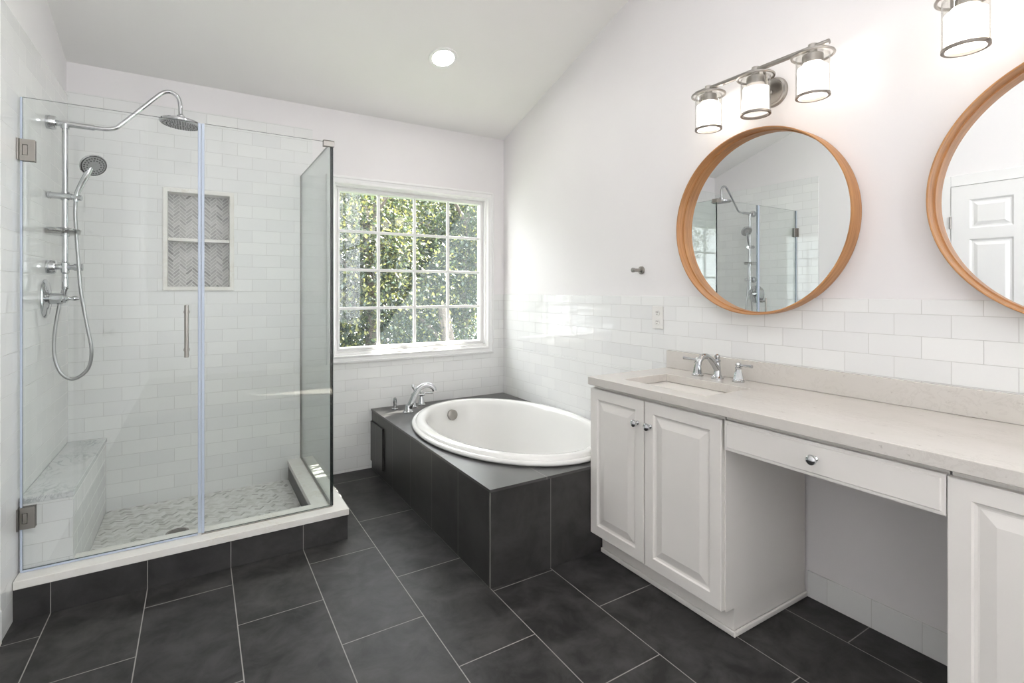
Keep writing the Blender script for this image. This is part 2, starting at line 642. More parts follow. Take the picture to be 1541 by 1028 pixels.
# ------------------------------------------------------------------ window over the tub
w1 = struct(bpy.data.objects.new('window_1', None)); C.objects.link(w1); w1.location = (-0.75, 0, WZ0)
bm = nb()
def rect_ring(bm, x0, x1, z0, z1, prof, close=False):
    """a moulded frame: prof is a list of (inset, y)"""
    loops = []
    for s, y in prof:
        loops.append([(x0 + s, y, z0 + s), (x1 - s, y, z0 + s), (x1 - s, y, z1 - s), (x0 + s, y, z1 - s)])
    rings(bm, loops, True, False, False)
ox0, ox1, oz0, oz1 = WX0 - 0.055, WX1 + 0.055, WZ0 - 0.06, WZ1 + 0.055
rect_ring(bm, ox0, ox1, oz0, oz1,
          [(0, -0.002), (0, -0.020), (0.006, -0.024), (0.014, -0.024), (0.018, -0.018), (0.036, -0.015),
           (0.042, -0.019), (0.050, -0.019), (0.055, -0.013), (0.055, 0.0), (0.055, 0.02)])
obj('casing', bm, M['white'], w1)
bm = nb()
rect_ring(bm, WX0, WX1, WZ0, WZ1, [(0.0, 0.0), (0.004, 0.004), (0.012, 0.006), (0.014, 0.035), (0.026, 0.037),
                                   (0.030, 0.030), (0.041, 0.030), (0.045, 0.045), (0.045, 0.075), (0, 0.075)])
obj('sash_frame', bm, M['white'], w1)
bm = nb()
for i in (1, 2, 3):
    x = GX0 + (GX1 - GX0) * i / 4
    box(bm, x - 0.010, x + 0.010, 0.040, 0.062, GZ0 - 0.01, GZ1 + 0.01)
    z = GZ0 + (GZ1 - GZ0) * i / 4
    box(bm, GX0 - 0.01, GX1 + 0.01, 0.041, 0.061, z - 0.010, z + 0.010)
obj('muntin_grid', bm, M['white'], w1, bevel=0.003)
bx('window_pane', M['pane'], w1, GX0 - 0.02, GX1 + 0.02, 0.063, 0.067, GZ0 - 0.02, GZ1 + 0.02)
bm = nb()
vs = [bm.verts.new((x, 0.085, z)) for x, z in ((GX0 - .03, GZ0 - .03), (GX1 + .03, GZ0 - .03), (GX1 + .03, GZ1 + .03), (GX0 - .03, GZ1 + .03))]
bm.faces.new(vs)
obj('sun_haze_screen', bm, M['screen'], w1, smooth=False)
bm = nb()
box(bm, WX0, WX1, 0.0755, 0.12, WZ0 - 0.02, WZ0 + 0.012)
obj('outer_sill', bm, M['white'], w1)

# roof eave outside, over the window
bm = nb(); box(bm, -5.0, 0.20, 0.15, 0.90, 2.62, 2.74)
struct(obj('trim_5', bm, M['white'], smooth=False))
bm = nb(); box(bm, -14, 14, 0.6, 26, -2.6, -2.5)
struct(obj('ground', bm, M['grass'], smooth=False))

# ------------------------------------------------------------------ panelled door in the left wall
d1 = struct(bpy.data.objects.new('door_1', None)); C.objects.link(d1); d1.location = (XL, -2.45, 0)


def panel_face(bm, y0, y1, z0, z1, x, sgn, prof):
    """nested rectangles on a plane of constant x; prof is (inset, offset outward)"""
    loops = []
    for s, h in prof:
        X = x + sgn * h
        loops.append([(X, y0 + s, z0 + s), (X, y1 - s, z0 + s), (X, y1 - s, z1 - s), (X, y0 + s, z1 - s)])
    rings(bm, loops, True, False, True)


DY0, DY1, DZ1 = -2.855, -2.065, 2.015
bm = nb()
pw = (DY1 - DY0 - 3 * 0.105) / 2
ys = [DY0, DY0 + 0.105, DY0 + 0.105 + pw, DY0 + 0.21 + pw, DY1 - 0.105, DY1]
zs = [0.01, 0.22, 0.86, 1.00, 1.62, 1.70, 1.91, DZ1]
plate(bm, ys, zs, {(i, j) for i in (1, 3) for j in (1, 3, 5)}, lambda y, z, s: (XL + 0.030 - 0.028 * s, y, z))
obj('door_slab', bm, M['white'], d1)
for i in (1, 3):
    for j in (1, 3, 5):
        bm = nb()
        panel_face(bm, ys[i], ys[i + 1], zs[j], zs[j + 1], XL + 0.030, 1,
                   [(0, 0), (0.012, -0.012), (0.022, -0.012), (0.045, -0.002)])
        obj('door_panel', bm, M['white'], d1, smooth=False)
bm = nb()
for (a, b, c, d) in ((DY1 + 0.005, DY1 + 0.085, 0, DZ1 + 0.085), (DY0 - 0.085, DY0 - 0.005, 0, DZ1 + 0.085),
                     (DY0 - 0.005, DY1 + 0.005, DZ1 + 0.005, DZ1 + 0.085)):
    box(bm, XL + 0.0005, XL + 0.022, a, b, c, d)
obj('door_casing', bm, M['white'], d1, bevel=0.004)
for z in (0.25, 1.0, 1.75):
    bm = nb(); cyl(bm, (XL + 0.036, DY1 + 0.003, z - 0.045), (XL + 0.036, DY1 + 0.003, z + 0.045), 0.006, 12)
    obj('hinge', bm, M['nickel'], d1)
bm = nb(); lathe(bm, [(0.028, 0), (0.028, 0.008), (0.010, 0.012), (0.010, 0.035), (0.026, 0.05), (0.026, 0.06), (0.012, 0.068)],
                 (XL + 0.03, DY0 + 0.06, 0.95), (1, 0, 0), 20)
obj('door_knob', bm, M['nickel'], d1)

# ------------------------------------------------------------------ shower pan, curb, bench, niche
def clip_rect(poly, x0, x1, y0, y1):
    for ax, lim, sg in ((0, x0, 1), (0, x1, -1), (1, y0, 1), (1, y1, -1)):
        out = []
        for a, b in zip(poly, poly[1:] + poly[:1]):
            da, db = sg * (a[ax] - lim), sg * (b[ax] - lim)
            if da >= 0:
                out.append(a)
            if (da > 0 > db) or (da < 0 < db):
                t = da / (da - db)
                out.append((a[0] + (b[0] - a[0]) * t, a[1] + (b[1] - a[1]) * t))
        poly = out
        if len(poly) < 3:
            return None
    return poly


def herringbone(bm, x0, x1, y0, y1, w, n, gap, rot, fn, th, weights, skip=None):
    """herringbone of w by n*w chips turned by rot, cut to a rectangle; fn(x, y, h) maps to 3-D"""
    ca, sa = math.cos(rot), math.sin(rot)
    cx, cy = (x0 + x1) / 2, (y0 + y1) / 2
    R = int((abs(x1 - x0) + abs(y1 - y0)) / w) + 4
    for i in range(-R, R):
        for j in range(-R, R):
            q = (i - j) % (2 * n)
            if q == 0:
                r = (i, j, i + n, j + 1)
            elif q == n:
                r = (i, j - n + 1, i + 1, j + 1) if False else None
            else:
                r = None
            for rr in ((r,) if r else ()) + (((i, j, i + 1, j + n),) if (i - j) % (2 * n) == 2 * n - 1 else ()):
                a0, b0, a1, b1 = [v * w for v in rr]
                p = [(a0 + gap, b0 + gap), (a1 - gap, b0 + gap), (a1 - gap, b1 - gap), (a0 + gap, b1 - gap)]
                p = [(cx + x * ca - y * sa, cy + x * sa + y * ca) for x, y in p]
                p = clip_rect(p, x0, x1, y0, y1)
                if not p:
                    continue
                if skip and skip(p):
                    continue
                mi = random.choices(range(len(weights)), weights)[0]
                lo = [bm.verts.new(fn(x, y, 0)) for x, y in p]
                hi = [bm.verts.new(fn(x, y, th)) for x, y in p]
                bm.faces.new(hi).material_index = mi
                for a in range(len(p)):
                    b = (a + 1) % len(p)
                    bm.faces.new((lo[a], lo[b], hi[b], hi[a])).material_index = mi


CYO, CYI, CXO, CXI = -0.964, -0.825, -1.485, -1.628    # curb outer and inner faces
BX, BY = -2.557, -0.880                                # bench
pan = thing('shower_floor', (-2.1, -0.45, 0.0), 'pale grey marble mosaic floor inside the glass shower', 'shower floor')
bx('grout_bed', M['grout'], pan, BX + 0.001, CXI - 0.001, CYI + 0.001, -0.009, 0.0005, 0.026)
bm = nb()
herringbone(bm, BX + 0.002, CXI - 0.002, CYI + 0.002, -0.010, 0.0125, 3, 0.0008, PI / 4 + 0.2, lambda x, y, h: (x, y, 0.026 + h), 0.0006,
            (4, 5, 5, 2), skip=lambda p: sum((x + 2.214) ** 2 + (y + 0.502) ** 2 for x, y in p) / len(p) < 0.05 ** 2)
obj('mosaic', bm, [M['pan%d' % i] for i in range(4)], pan, smooth=False)['kind'] = 'stuff'

dr = thing('shower_drain', (-2.214, -0.502, 0.0261), 'round metal drain grate in the shower floor', 'drain')
bm = nb(); lathe(bm, [(0.050, 0), (0.050, 0.003), (0.046, 0.0042), (0.040, 0.0042), (0.040, 0.001)], (-2.214, -0.502, 0.0262), n=36, cap1=True)
obj('rim', bm, M['nickel'], dr)
bm = nb()
for i in range(-3, 4):
    y = i * 0.0105
    hw = math.sqrt(max(0.0, 0.040 ** 2 - y * y)) - 0.001
    box(bm, -2.214 - hw, -2.214 + hw, -0.502 + y - 0.003, -0.502 + y + 0.003, 0.0274, 0.0305)
obj('grate_bars', bm, M['nickel'], dr)

curb = thing('shower_curb', (-2.1, -0.9, 0.0), 'low dark tiled curb with white marble cap under the shower glass', 'shower curb')
bx('front_facing', M['curb_tile'], curb, XL + 0.009, CXO, CYO, CYI, 0.0005, 0.120)
bx('return_facing', M['curb_tile_y'], curb, CXI, CXO, CYI + 0.0005, -0.009, 0.0005, 0.120)
bm = nb()
plate(bm, [XL + 0.009, CXI - 0.006, CXO + 0.006], [CYO - 0.006, CYI + 0.006, -0.009], {(0, 1)}, lambda x, y, s: (x, y, 0.1525 - 0.0320 * s))
obj('marble_cap', bm, M['cream_marble'], curb, bevel=0.003, smooth=False)

bench = thing('shower_bench', (XL, -0.45, 0.0), 'built-in white tiled shower bench with marble seat', 'bench')
bm = nb(); box(bm, XL + 0.009, BX, CYI + 0.001, -0.009, 0.0005, 0.412)
box(bm, XL + 0.009, BX, BY, CYI + 0.001, 0.153, 0.412)
obj('tiled_base', bm, M['tile_right'], bench, smooth=False)
bx('end_tile', M['tile_back'], bench, XL + 0.009, BX, BY - 0.004, BY - 0.0005, 0.153, 0.412)
bx('marble_seat', M['marble'], bench, XL + 0.009, BX + 0.004, BY - 0.006, -0.009, 0.4125, 0.437, bevel=0.002)

ni = thing('shower_niche', (-2.12, 0.0, NZ0), 'recessed wall niche with grey herringbone mosaic and a middle shelf', 'niche')
bm = nb()
box(bm, NX0 + 0.001, NX1 - 0.001, 0.086, 0.092, NZ0 + 0.001, NZ1 - 0.001)
obj('grout_backing', bm, M['grout'], ni, smooth=False)
bm = nb()
rect_ring(bm, NX0 - 0.020, NX1 + 0.020, NZ0 - 0.020, NZ1 + 0.020, [(0, -0.0085), (0, -0.017), (0.003, -0.019), (0.022, -0.019), (0.024, -0.016), (0.024, 0.09)])
obj('marble_trim', bm, M['cream_marble'], ni, smooth=False)
zm = (NZ0 + NZ1) / 2 + 0.001
bx('shelf', M['cream_marble'], ni, NX0 + 0.005, NX1 - 0.005, -0.006, 0.0855, zm - 0.009, zm + 0.009, bevel=0.002)
for za, zb in ((NZ0 + 0.004, zm - 0.010), (zm + 0.010, NZ1 - 0.004)):
    bm = nb()
    herringbone(bm, NX0 + 0.004, NX1 - 0.004, za, zb, 0.0150, 3, 0.0013, PI / 4, lambda x, y, h: (x, 0.086 - h, y), 0.0006, (6, 7, 4, 1))
    o = obj('herringbone_panel', bm, [M['mosaic%d' % i] for i in range(4)], ni, smooth=False)

# ------------------------------------------------------------------ shower glass
YG, XG, XD = -0.897, -1.550, -2.113
GZA, GZB = 0.154, 1.998


def slab(name, mat, edge_mat, parent, x0, x1, y0, y1, z0, z1, big):
    """glass pane whose narrow faces carry the edge material; big = normal axis"""
    bm = nb()
    box(bm, x0, x1, y0, y1, z0, z1)
    bmesh.ops.recalc_face_normals(bm, faces=bm.faces)
    for f in bm.faces:
        f.material_index = 0 if abs(f.normal[big]) > 0.9 else 1
    return obj(name, bm, [mat, edge_mat], parent, smooth=False)


door = thing('shower_door', (XL, YG, GZA), 'frameless hinged glass shower door with pull handle at its free edge', 'shower door')
slab('door_glass', M['glass'], M['edge'], door, XL + 0.022, XD - 0.013, YG - 0.005, YG + 0.005, GZA + 0.008, GZB, 1)
bm = nb(); box(bm, XD - 0.0128, XD - 0.0005, YG - 0.008, YG + 0.008, GZA + 0.008, GZB - 0.001)
obj('edge_seal', bm, M['seal'], door, bevel=0.003)
bm = nb(); box(bm, XL + 0.0145, XL + 0.0219, YG - 0.007, YG + 0.007, GZA + 0.008, GZB - 0.001)
obj('hinge_side_seal', bm, M['seal'], door, bevel=0.002)
bm = nb(); box(bm, XL + 0.016, XD - 0.013, YG - 0.006, YG + 0.006, GZA, GZA + 0.0078)
obj('bottom_sweep', bm, M['seal'], door)
hd = nb()
for sg in (-1, 1):
    yy = YG + sg * 0.040
    cyl(hd, (-2.168, yy, 0.955), (-2.168, yy, 1.182), 0.0085, 20)
    for z in (0.985, 1.152):
        cyl(hd, (-2.168, YG + sg * 0.0052, z), (-2.168, yy, z), 0.007, 16)
        cyl(hd, (-2.168, YG + sg * 0.0052, z), (-2.168, YG + sg * 0.008, z), 0.012, 16)
obj('pull_handle', hd, M['nickel'], door)
for z in (1.792, 0.364):
    h = nb()
    box(h, XL + 0.0085, XL + 0.014, YG - 0.026, YG + 0.026, z - 0.042, z + 0.042)
    for sg in (-1, 1):
        a, b = sorted((YG + sg * 0.0055, YG + sg * 0.0125))
        plate(h, [XL + 0.0145, XL + 0.022, XL + 0.038, XL + 0.060], [z - 0.042, z - 0.020, z + 0.020, z + 0.042], {(1, 1)},
              lambda x, zz, s, a=a, b=b: (x, a if s else b, zz))
        box(h, XL + 0.023, XL + 0.037, a + 0.001, b - 0.001, z - 0.019, z + 0.019)
    cyl(h, (XL + 0.0145, YG, z - 0.019), (XL + 0.0145, YG, z + 0.019), 0.006, 14)
    obj('hinge', h, M['nickel'], door, bevel=0.0012)

pf = thing('shower_glass_panel', ((XD + XG) / 2, YG, GZA), 'fixed front glass shower panel between the door and the glass corner', 'glass panel')
slab('front_glass', M['glass'], M['edge'], pf, XD + 0.0125, XG + 0.005, YG - 0.005, YG + 0.005, GZA + 0.004, GZB, 1)
bx('bottom_channel', M['nickel'], pf, XD + 0.001, XG + 0.005, YG - 0.007, YG + 0.007, 0.1527, GZA + 0.0038)
bm = nb(); box(bm, XD + 0.0005, XD + 0.0123, YG - 0.008, YG + 0.008, GZA + 0.005, GZB - 0.001)
obj('edge_seal', bm, M['seal'], pf, bevel=0.003)
cl = nb()
box(cl, XG - 0.040, XG + 0.0125, YG - 0.0125, YG - 0.0055, GZB - 0.024, GZB + 0.006)
box(cl, XG - 0.040, XG + 0.0125, YG + 0.0055, YG + 0.0115, GZB - 0.024, GZB + 0.006)
box(cl, XG + 0.0055, XG + 0.0125, YG - 0.005, YG + 0.040, GZB - 0.024, GZB + 0.006)
box(cl, XG - 0.040, XG + 0.0125, YG - 0.0125, YG + 0.0115, GZB + 0.0005, GZB + 0.006)
obj('corner_clamp', cl, M['nickel'], pf, bevel=0.001)

pr = thing('shower_glass_panel', (XG, YG / 2, GZA), 'green-tinted return glass panel of the shower, nearest the window', 'glass panel')
slab('return_glass', M['return_glass'], M['dark_edge'], pr, XG - 0.005, XG + 0.005, YG + 0.0055, -0.012, GZA + 0.004, GZB, 0)
bx('bottom_channel', M['nickel'], pr, XG - 0.007, XG + 0.007, YG + 0.0075, -0.012, 0.1527, GZA + 0.0038)
bx('corner_seal', M['dark_edge'], pr, XG + 0.0051, XG + 0.0085, YG - 0.0045, YG + 0.0052, GZA + 0.004, GZB - 0.026)
bx('wall_channel', M['nickel'], pr, XG - 0.007, XG + 0.007, -0.0118, -0.0085, GZA, GZB)

# ------------------------------------------------------------------ shower column on the left wall
PY, PX = -0.466, -2.652
WF = XL + 0.0085
col = thing('shower_column', (WF, PY, 1.3), 'chrome shower column with round rain head and riser pipe on the left wall', 'shower')
bm = nb()
for z in (2.022, 1.356):
    lathe(bm, [(0.031, 0), (0.031, 0.028), (0.028, 0.034), (0.015, 0.036)], (WF, PY, z), (1, 0, 0), 28)
obj('wall_mount', bm, M['chrome'], col)
bm = nb(); cyl(bm, (PX, PY, 1.30), (PX, PY, 2.005), 0.0115, 22)
lathe(bm, [(0.0115, 0), (0.016, 0.006), (0.016, 0.05), (0.0115, 0.056)], (PX, PY, 1.325), (0, 0, 1), 22)
lathe(bm, [(0.008, -0.05), (0.013, -0.045), (0.014, 0.0), (0.0115, 0.01)], (PX, PY, 1.30), (0, 0, 1), 22)
obj('riser_pipe', bm, M['chrome'], col)
bm = nb()
cyl(bm, (WF + 0.034, PY, 2.022), (-2.545, PY, 2.022), 0.0135, 22)
cyl(bm, (PX, PY, 2.000), (PX, PY, 2.0225), 0.016, 22)
tube(bm, [(-2.56, PY, 2.022), (-2.50, PY, 2.023), (-2.465, PY, 2.035), (-2.44, PY, 2.06), (-2.37, PY, 2.14), (-2.305, PY, 2.215),
          (-2.275, PY, 2.245), (-2.245, PY, 2.255), (-2.215, PY, 2.238), (-2.203, PY, 2.20), (-2.2015, PY, 2.13)], 0.0098, 16)
obj('shower_arm', bm, M['chrome'], col)
hx, hz = -2.2015, 2.103
bm = nb()
lathe(bm, [(0.012, 0.045), (0.018, 0.038), (0.018, 0.022), (0.03, 0.016), (0.088, 0.010), (0.093, 0.005), (0.093, -0.004), (0.086, -0.008), (0.0855, -0.006)],
      (hx, PY, hz), (0.05, 0.0, 1), 48)
o = obj('rain_head', bm, M['chrome'], col)
bm = nb()
lathe(bm, [(0.085, -0.0105), (0.085, -0.0065)], (hx, PY, hz), (0.05, 0, 1), 48)
for rr, cnt in ((0.015, 8), (0.03, 16), (0.045, 24), (0.06, 32), (0.075, 40)):
    for i in range(cnt):
        a = 2 * PI * i / cnt
        lathe(bm, [(0.0030, -0.0105), (0.0016, -0.013)], (hx + rr * math.cos(a), PY + rr * math.sin(a), hz - 0.05 * rr * math.cos(a)), (0.05, 0, 1), 6, mi=1)
obj('nozzle_plate', bm, [M['grate'], M['rubber']], o)
# hand shower slide holder
bm = nb()
cyl(bm, (-2.704, PY, 1.687), (-2.625, PY - 0.012, 1.684), 0.0145, 22)
lathe(bm, [(0.012, 0), (0.0165, 0.003), (0.0165, 0.012), (0.012, 0.015)], (-2.716, PY + 0.002, 1.6874), (1, 0, 0), 22)
cyl(bm, (-2.628, PY - 0.012, 1.684), (-2.590, PY - 0.018, 1.680), 0.0125, 22)
cyl(bm, (PX, PY, 1.668), (PX, PY, 1.706), 0.0165, 22)
obj('slide_holder', bm, M['chrome'], col)
# soap dish
bm = nb()
n = 40
lo = lambda a, b, z: [(-2.664 + a * math.cos(2 * PI * i / n), PY + b * math.sin(2 * PI * i / n), z) for i in range(n)]
rings(bm, [lo(0.058, 0.046, 1.505), lo(0.068, 0.055, 1.511), lo(0.071, 0.058, 1.530), lo(0.067, 0.054, 1.530), lo(0.064, 0.051, 1.513)])
obj('soap_dish', bm, M['clear'], col)
bm = nb(); cyl(bm, (PX, PY, 1.498), (PX, PY, 1.540), 0.0165, 22)
torus(bm, (-2.664, PY, 1.531), (0, 0, 1), 0.062, 0.0035)
obj('dish_clamp', bm, M['chrome'], col)
# lower bracket and diverter
bm = nb()
cyl(bm, (WF + 0.03, PY, 1.356), (-2.618, PY, 1.356), 0.0125, 22)
cyl(bm, (-2.620, PY, 1.356), (-2.588, PY, 1.356), 0.0165, 22)
obj('diverter', bm, M['chrome'], col)

hs = thing('hand_shower', (-2.6, PY, 1.69), 'chrome hand shower with looped metal hose in the slide holder', 'hand shower')
bm = nb()
tube(bm, [(-2.612, PY - 0.016, 1.662), (-2.606, PY - 0.018, 1.700), (-2.590, PY - 0.022, 1.745), (-2.572, PY - 0.028, 1.785), (-2.557, PY - 0.030, 1.825)],
     lambda t: 0.0095 + 0.005 * t, 18)
obj('handle', bm, M['chrome'], hs)
ax = Vector((0.42, -0.72, -0.55)).normalized()
hc = Vector((-2.546, PY - 0.034, 1.838))
bm = nb()
lathe(bm, [(0.012, -0.026), (0.034, -0.020), (0.050, -0.006), (0.054, 0.004), (0.051, 0.010), (0.046, 0.010)], hc, ax, 36)
o = obj('spray_head', bm, M['chrome'], hs)
bm = nb()
lathe(bm, [(0.0455, 0.0095), (0.0455, 0.0115), (0.02, 0.0125)], hc, ax, 36)
u, v, d = frame_of(ax)
for rr, cnt in ((0.027, 14), (0.038, 22)):
    for i in range(cnt):
        a = 2 * PI * i / cnt
        p = hc + u * rr * math.cos(a) + v * rr * math.sin(a)
        lathe(bm, [(0.0042, 0.0105), (0.0032, 0.0145)], p, ax, 6, mi=1)
obj('spray_face', bm, [M['grate'], M['rubber']], o)
bm = nb()
tube(bm, [(-2.612, PY - 0.016, 1.664), (-2.6135, PY - 0.016, 1.60), (-2.608, PY - 0.014, 1.48), (-2.602, PY - 0.014, 1.38), (-2.594, PY - 0.013, 1.25), (-2.574, PY - 0.010, 1.10),
          (-2.556, PY - 0.006, 0.97), (-2.566, PY, 0.885), (-2.600, PY, 0.842), (-2.637, PY, 0.835), (-2.672, PY, 0.875), (-2.690, PY, 0.95), (-2.689, PY, 1.05),
          (-2.675, PY, 1.16), (-2.660, PY, 1.24), (PX, PY, 1.262)], 0.0075, 12, 10)
obj('hose', bm, plain('ribbed_metal_hose', (0.42, 0.42, 0.42), 0.3, 1.0), hs)

va = thing('shower_valve', (WF, -0.495, 1.21), 'round chrome shower valve with lever handle below the shower column', 'valve')
bm = nb()
lathe(bm, [(0.088, 0), (0.088, 0.004), (0.080, 0.010), (0.050, 0.013), (0.046, 0.016), (0.026, 0.020), (0.026, 0.060), (0.022, 0.064)], (WF, -0.495, 1.21), (1, 0, 0), 40)
obj('escutcheon', bm, M['chrome'], va)
bm = nb()
lathe(bm, [(0.020, 0.060), (0.020, 0.075), (0.010, 0.084), (0.0075, 0.090), (0.009, 0.098), (0.012, 0.104), (0.009, 0.112), (0.004, 0.122)], (WF, -0.495, 1.21), (1, 0, 0), 24)
tube(bm, [(WF + 0.07, -0.495, 1.215), (WF + 0.072, -0.500, 1.245), (WF + 0.078, -0.503, 1.262)], lambda t: 0.006 + 0.002 * t, 12)
obj('lever', bm, M['chrome'], va)

# ------------------------------------------------------------------ tub surround, tub and its tap
XT, YT, ZT = -1.086, -1.720, 0.416
TXC, TYC, TA_, TB_ = -0.540, -0.930, 0.522, 0.750
su = thing('tub_surround', (XT, YT, 0.0), 'dark tiled box platform around the oval bathtub', 'tub platform')
bm = nb()
box(bm, XT + 0.001, XT + 0.030, YT + 0.012, -0.009, 0.0005, ZT - 0.0125)
o = obj('side_facing', bm, M['tub_side'], su, smooth=False)
bm = nb(); box(bm, XT + 0.001, -0.012, YT, YT + 0.0115, 0.0005, ZT - 0.0125)
obj('front_facing', bm, M['tub_front'], su, smooth=False)
bm = nb()
N = 128
angs = [2 * PI * i / N for i in range(N)]
corners = [math.atan2(dy, dx) % (2 * PI) for dx, dy in ((-0.012 - TXC, -0.009 - TYC), (XT - 0.004 - TXC, -0.009 - TYC), (XT - 0.004 - TXC, YT - 0.004 - TYC), (-0.012 - TXC, YT - 0.004 - TYC))]
angs = sorted(angs + corners)
inn, outr = [], []
for a in angs:
    c_, s_ = math.cos(a), math.sin(a)
    e = 1 / math.sqrt((c_ / (TA_ - 0.03)) ** 2 + (s_ / (TB_ - 0.03)) ** 2)
    inn.append((TXC + e * c_, TYC + e * s_))
    tx = ((-0.012 - TXC) if c_ > 0 else (XT - 0.004 - TXC)) / c_ if abs(c_) > 1e-9 else 1e9
    ty = ((-0.009 - TYC) if s_ > 0 else (YT - 0.004 - TYC)) / s_ if abs(s_) > 1e-9 else 1e9
    e = min(tx, ty)
    outr.append((TXC + e * c_, TYC + e * s_))
rings(bm, [[(x, y, ZT - 0.012) for x, y in inn], [(x, y, ZT) for x, y in inn], [(x, y, ZT) for x, y in outr], [(x, y, ZT - 0.012) for x, y in outr],
           [(x, y, ZT - 0.012) for x, y in inn]], True, False, False)
bmesh.ops.remove_doubles(bm, verts=bm.verts, dist=1e-6)
obj('deck', bm, M['deck_tile'], su, smooth=False)
ap = bx('access_panel', M['tub_side'], su, XT - 0.011, XT + 0.0005, -0.285, -0.020, 0.060, 0.335, bevel=0.001)

tub = thing('bathtub', (TXC, TYC, 0.0), 'white oval drop-in bathtub set in the dark tiled platform', 'bathtub')
bm = nb()
prof = [(0.030, ZT - 0.010), (0.012, ZT + 0.0012), (0.002, ZT + 0.004), (-0.003, ZT + 0.012), (0.0, ZT + 0.021), (0.008, ZT + 0.026), (0.018, ZT + 0.025), (0.021, ZT + 0.024),
        (0.027, ZT + 0.034), (0.038, ZT + 0.040), (0.060, ZT + 0.042), (0.076, ZT + 0.039), (0.086, ZT + 0.026), (0.092, ZT + 0.004), (0.100, ZT - 0.04), (0.116, ZT - 0.13), (0.136, ZT - 0.23),
        (0.160, ZT - 0.300), (0.190, ZT - 0.335), (0.240, ZT - 0.348), (0.33, ZT - 0.352), (0.44, ZT - 0.354)]
loops = []
n = 96
for s, z in prof:
    dp = max(0.0, (ZT - z - 0.03) / 0.32)
    ya = TB_ - s - 0.10 * min(1, dp) * (1 if True else 0)
    loops.append([(TXC + (TA_ - s) * math.cos(2 * PI * i / n), TYC + (ya if math.sin(2 * PI * i / n) < 0 else TB_ - s) * math.sin(2 * PI * i / n), z) for i in range(n)])
rings(bm, loops, True, False, True)
o = obj('tub_shell', bm, M['porcelain'], tub, angle=60)
bm = nb()
bm2 = Vector((TXC - 0.06, TYC + 0.625, ZT - 0.045))
lathe(bm, [(0.036, -0.012), (0.036, 0.006), (0.032, 0.009), (0.012, 0.010)], bm2, (0.0, -1, 0.12), 32)
obj('overflow_cap', bm, M['nickel'], tub)
bm = nb(); lathe(bm, [(0.036, 0), (0.036, 0.004), (0.028, 0.006)], (TXC, TYC + 0.28, ZT - 0.3525), (0, 0, 1), 28)
obj('drain_stopper', bm, M['chrome'], tub)

tf = thing('tub_faucet', (-0.90, -0.22, ZT), 'chrome arched tub filler on the tiled deck corner', 'faucet')
sp = Vector((-0.905, -0.250, ZT + 0.0006))
bm = nb()
lathe(bm, [(0.036, 0), (0.036, 0.006), (0.028, 0.012), (0.023, 0.02), (0.020, 0.05)], sp, (0, 0, 1), 28)
dv = Vector((0.93, -0.36, 0)).normalized()
pt = lambda a, z: tuple(sp + dv * a + Vector((0, 0, z)))
tube(bm, [pt(0.0, 0.02), pt(0.022, 0.07), pt(0.050, 0.130), pt(0.075, 0.162), pt(0.110, 0.180), pt(0.145, 0.178), pt(0.170, 0.160), pt(0.178, 0.140)],
     lambda t: 0.021 - 0.006 * t, 18)
lathe(bm, [(0.010, -0.03), (0.008, 0.02), (0.012, 0.030), (0.012, 0.040), (0.005, 0.050)], pt(0.048, 0.142), (-0.45, 0.17, 1), 16)
obj('spout', bm, M['chrome'], tf)


def lever_handle(parent, base, ld, mat, sc=1.0, name='handle'):
    bm = nb()
    prof = [(0.027, 0), (0.027, 0.005), (0.023, 0.008), (0.021, 0.014), (0.017, 0.035), (0.0125, 0.052), (0.0115, 0.056), (0.0145, 0.060), (0.0145, 0.064),
            (0.010, 0.067), (0.0125, 0.073), (0.011, 0.082), (0.005, 0.087)]
    lathe(bm, [(r * sc, z * sc) for r, z in prof], base, (0, 0, 1), 8 if sc == 1.0 else 24)
    b = Vector(base); l = Vector(ld).normalized()
    z = Vector((0, 0, 0.074 * sc))
    tube(bm, [b + z + l * 0.006 * sc, b + z + l * 0.03 * sc + Vector((0, 0, 0.001)), b + z + l * 0.072 * sc + Vector((0, 0, 0.003))],
         lambda t: (0.0045 + 0.0030 * t) * sc, 12)
    return obj(name, bm, mat, parent, angle=40)


lever_handle(tf, (-0.825, -0.125, ZT + 0.0006), (1, -0.3, 0), M['chrome'], 1.15)
lever_handle(tf, (-0.745, -0.085, ZT + 0.0006), (1, -0.4, 0), M['chrome'], 1.15)
bm = nb()
lathe(bm, [(0.022, 0), (0.022, 0.005), (0.012, 0.010), (0.010, 0.04), (0.013, 0.045), (0.013, 0.075), (0.007, 0.082)], (-0.955, -0.120, ZT + 0.0006), (0.0, 0, 1), 20)
obj('hand_spray', bm, M['chrome'], tf)

# ------------------------------------------------------------------ vanity
ZC, TC = 0.843, 0.037
XF = -0.548          # door fronts
VY0, VY1 = -2.433, -1.728


def raised_door(y0, y1, z0, z1, parent):
    bm = nb()
    prof_front = [(0, -0.020), (0, -0.002), (0.002, 0.0), (0.046, 0.0), (0.050, -0.006), (0.056, -0.008), (0.060, -0.008), (0.092, -0.0005)]
    panel_face(bm, y0, y1, z0, z1, XF, -1, prof_front)
    bm.faces.new([bm.verts.new((XF + 0.020, y, z)) for y, z in ((y0, z0), (y1, z0), (y1, z1), (y0, z1))])
    bmesh.ops.remove_doubles(bm, verts=bm.verts, dist=1e-6)
    d = obj('door', bm, M['cabinet'], parent, smooth=False)
    return d


def knob(parent, y, z):
    bm = nb()
    lathe(bm, [(0.009, 0), (0.009, 0.003), (0.006, 0.006), (0.006, 0.012), (0.013, 0.017), (0.0155, 0.022), (0.0145, 0.028), (0.009, 0.032), (0.003, 0.0335)],
          (XF - 0.0002, y, z), (-1, 0, 0), 24)
    return obj('knob', bm, M['chrome'], parent)


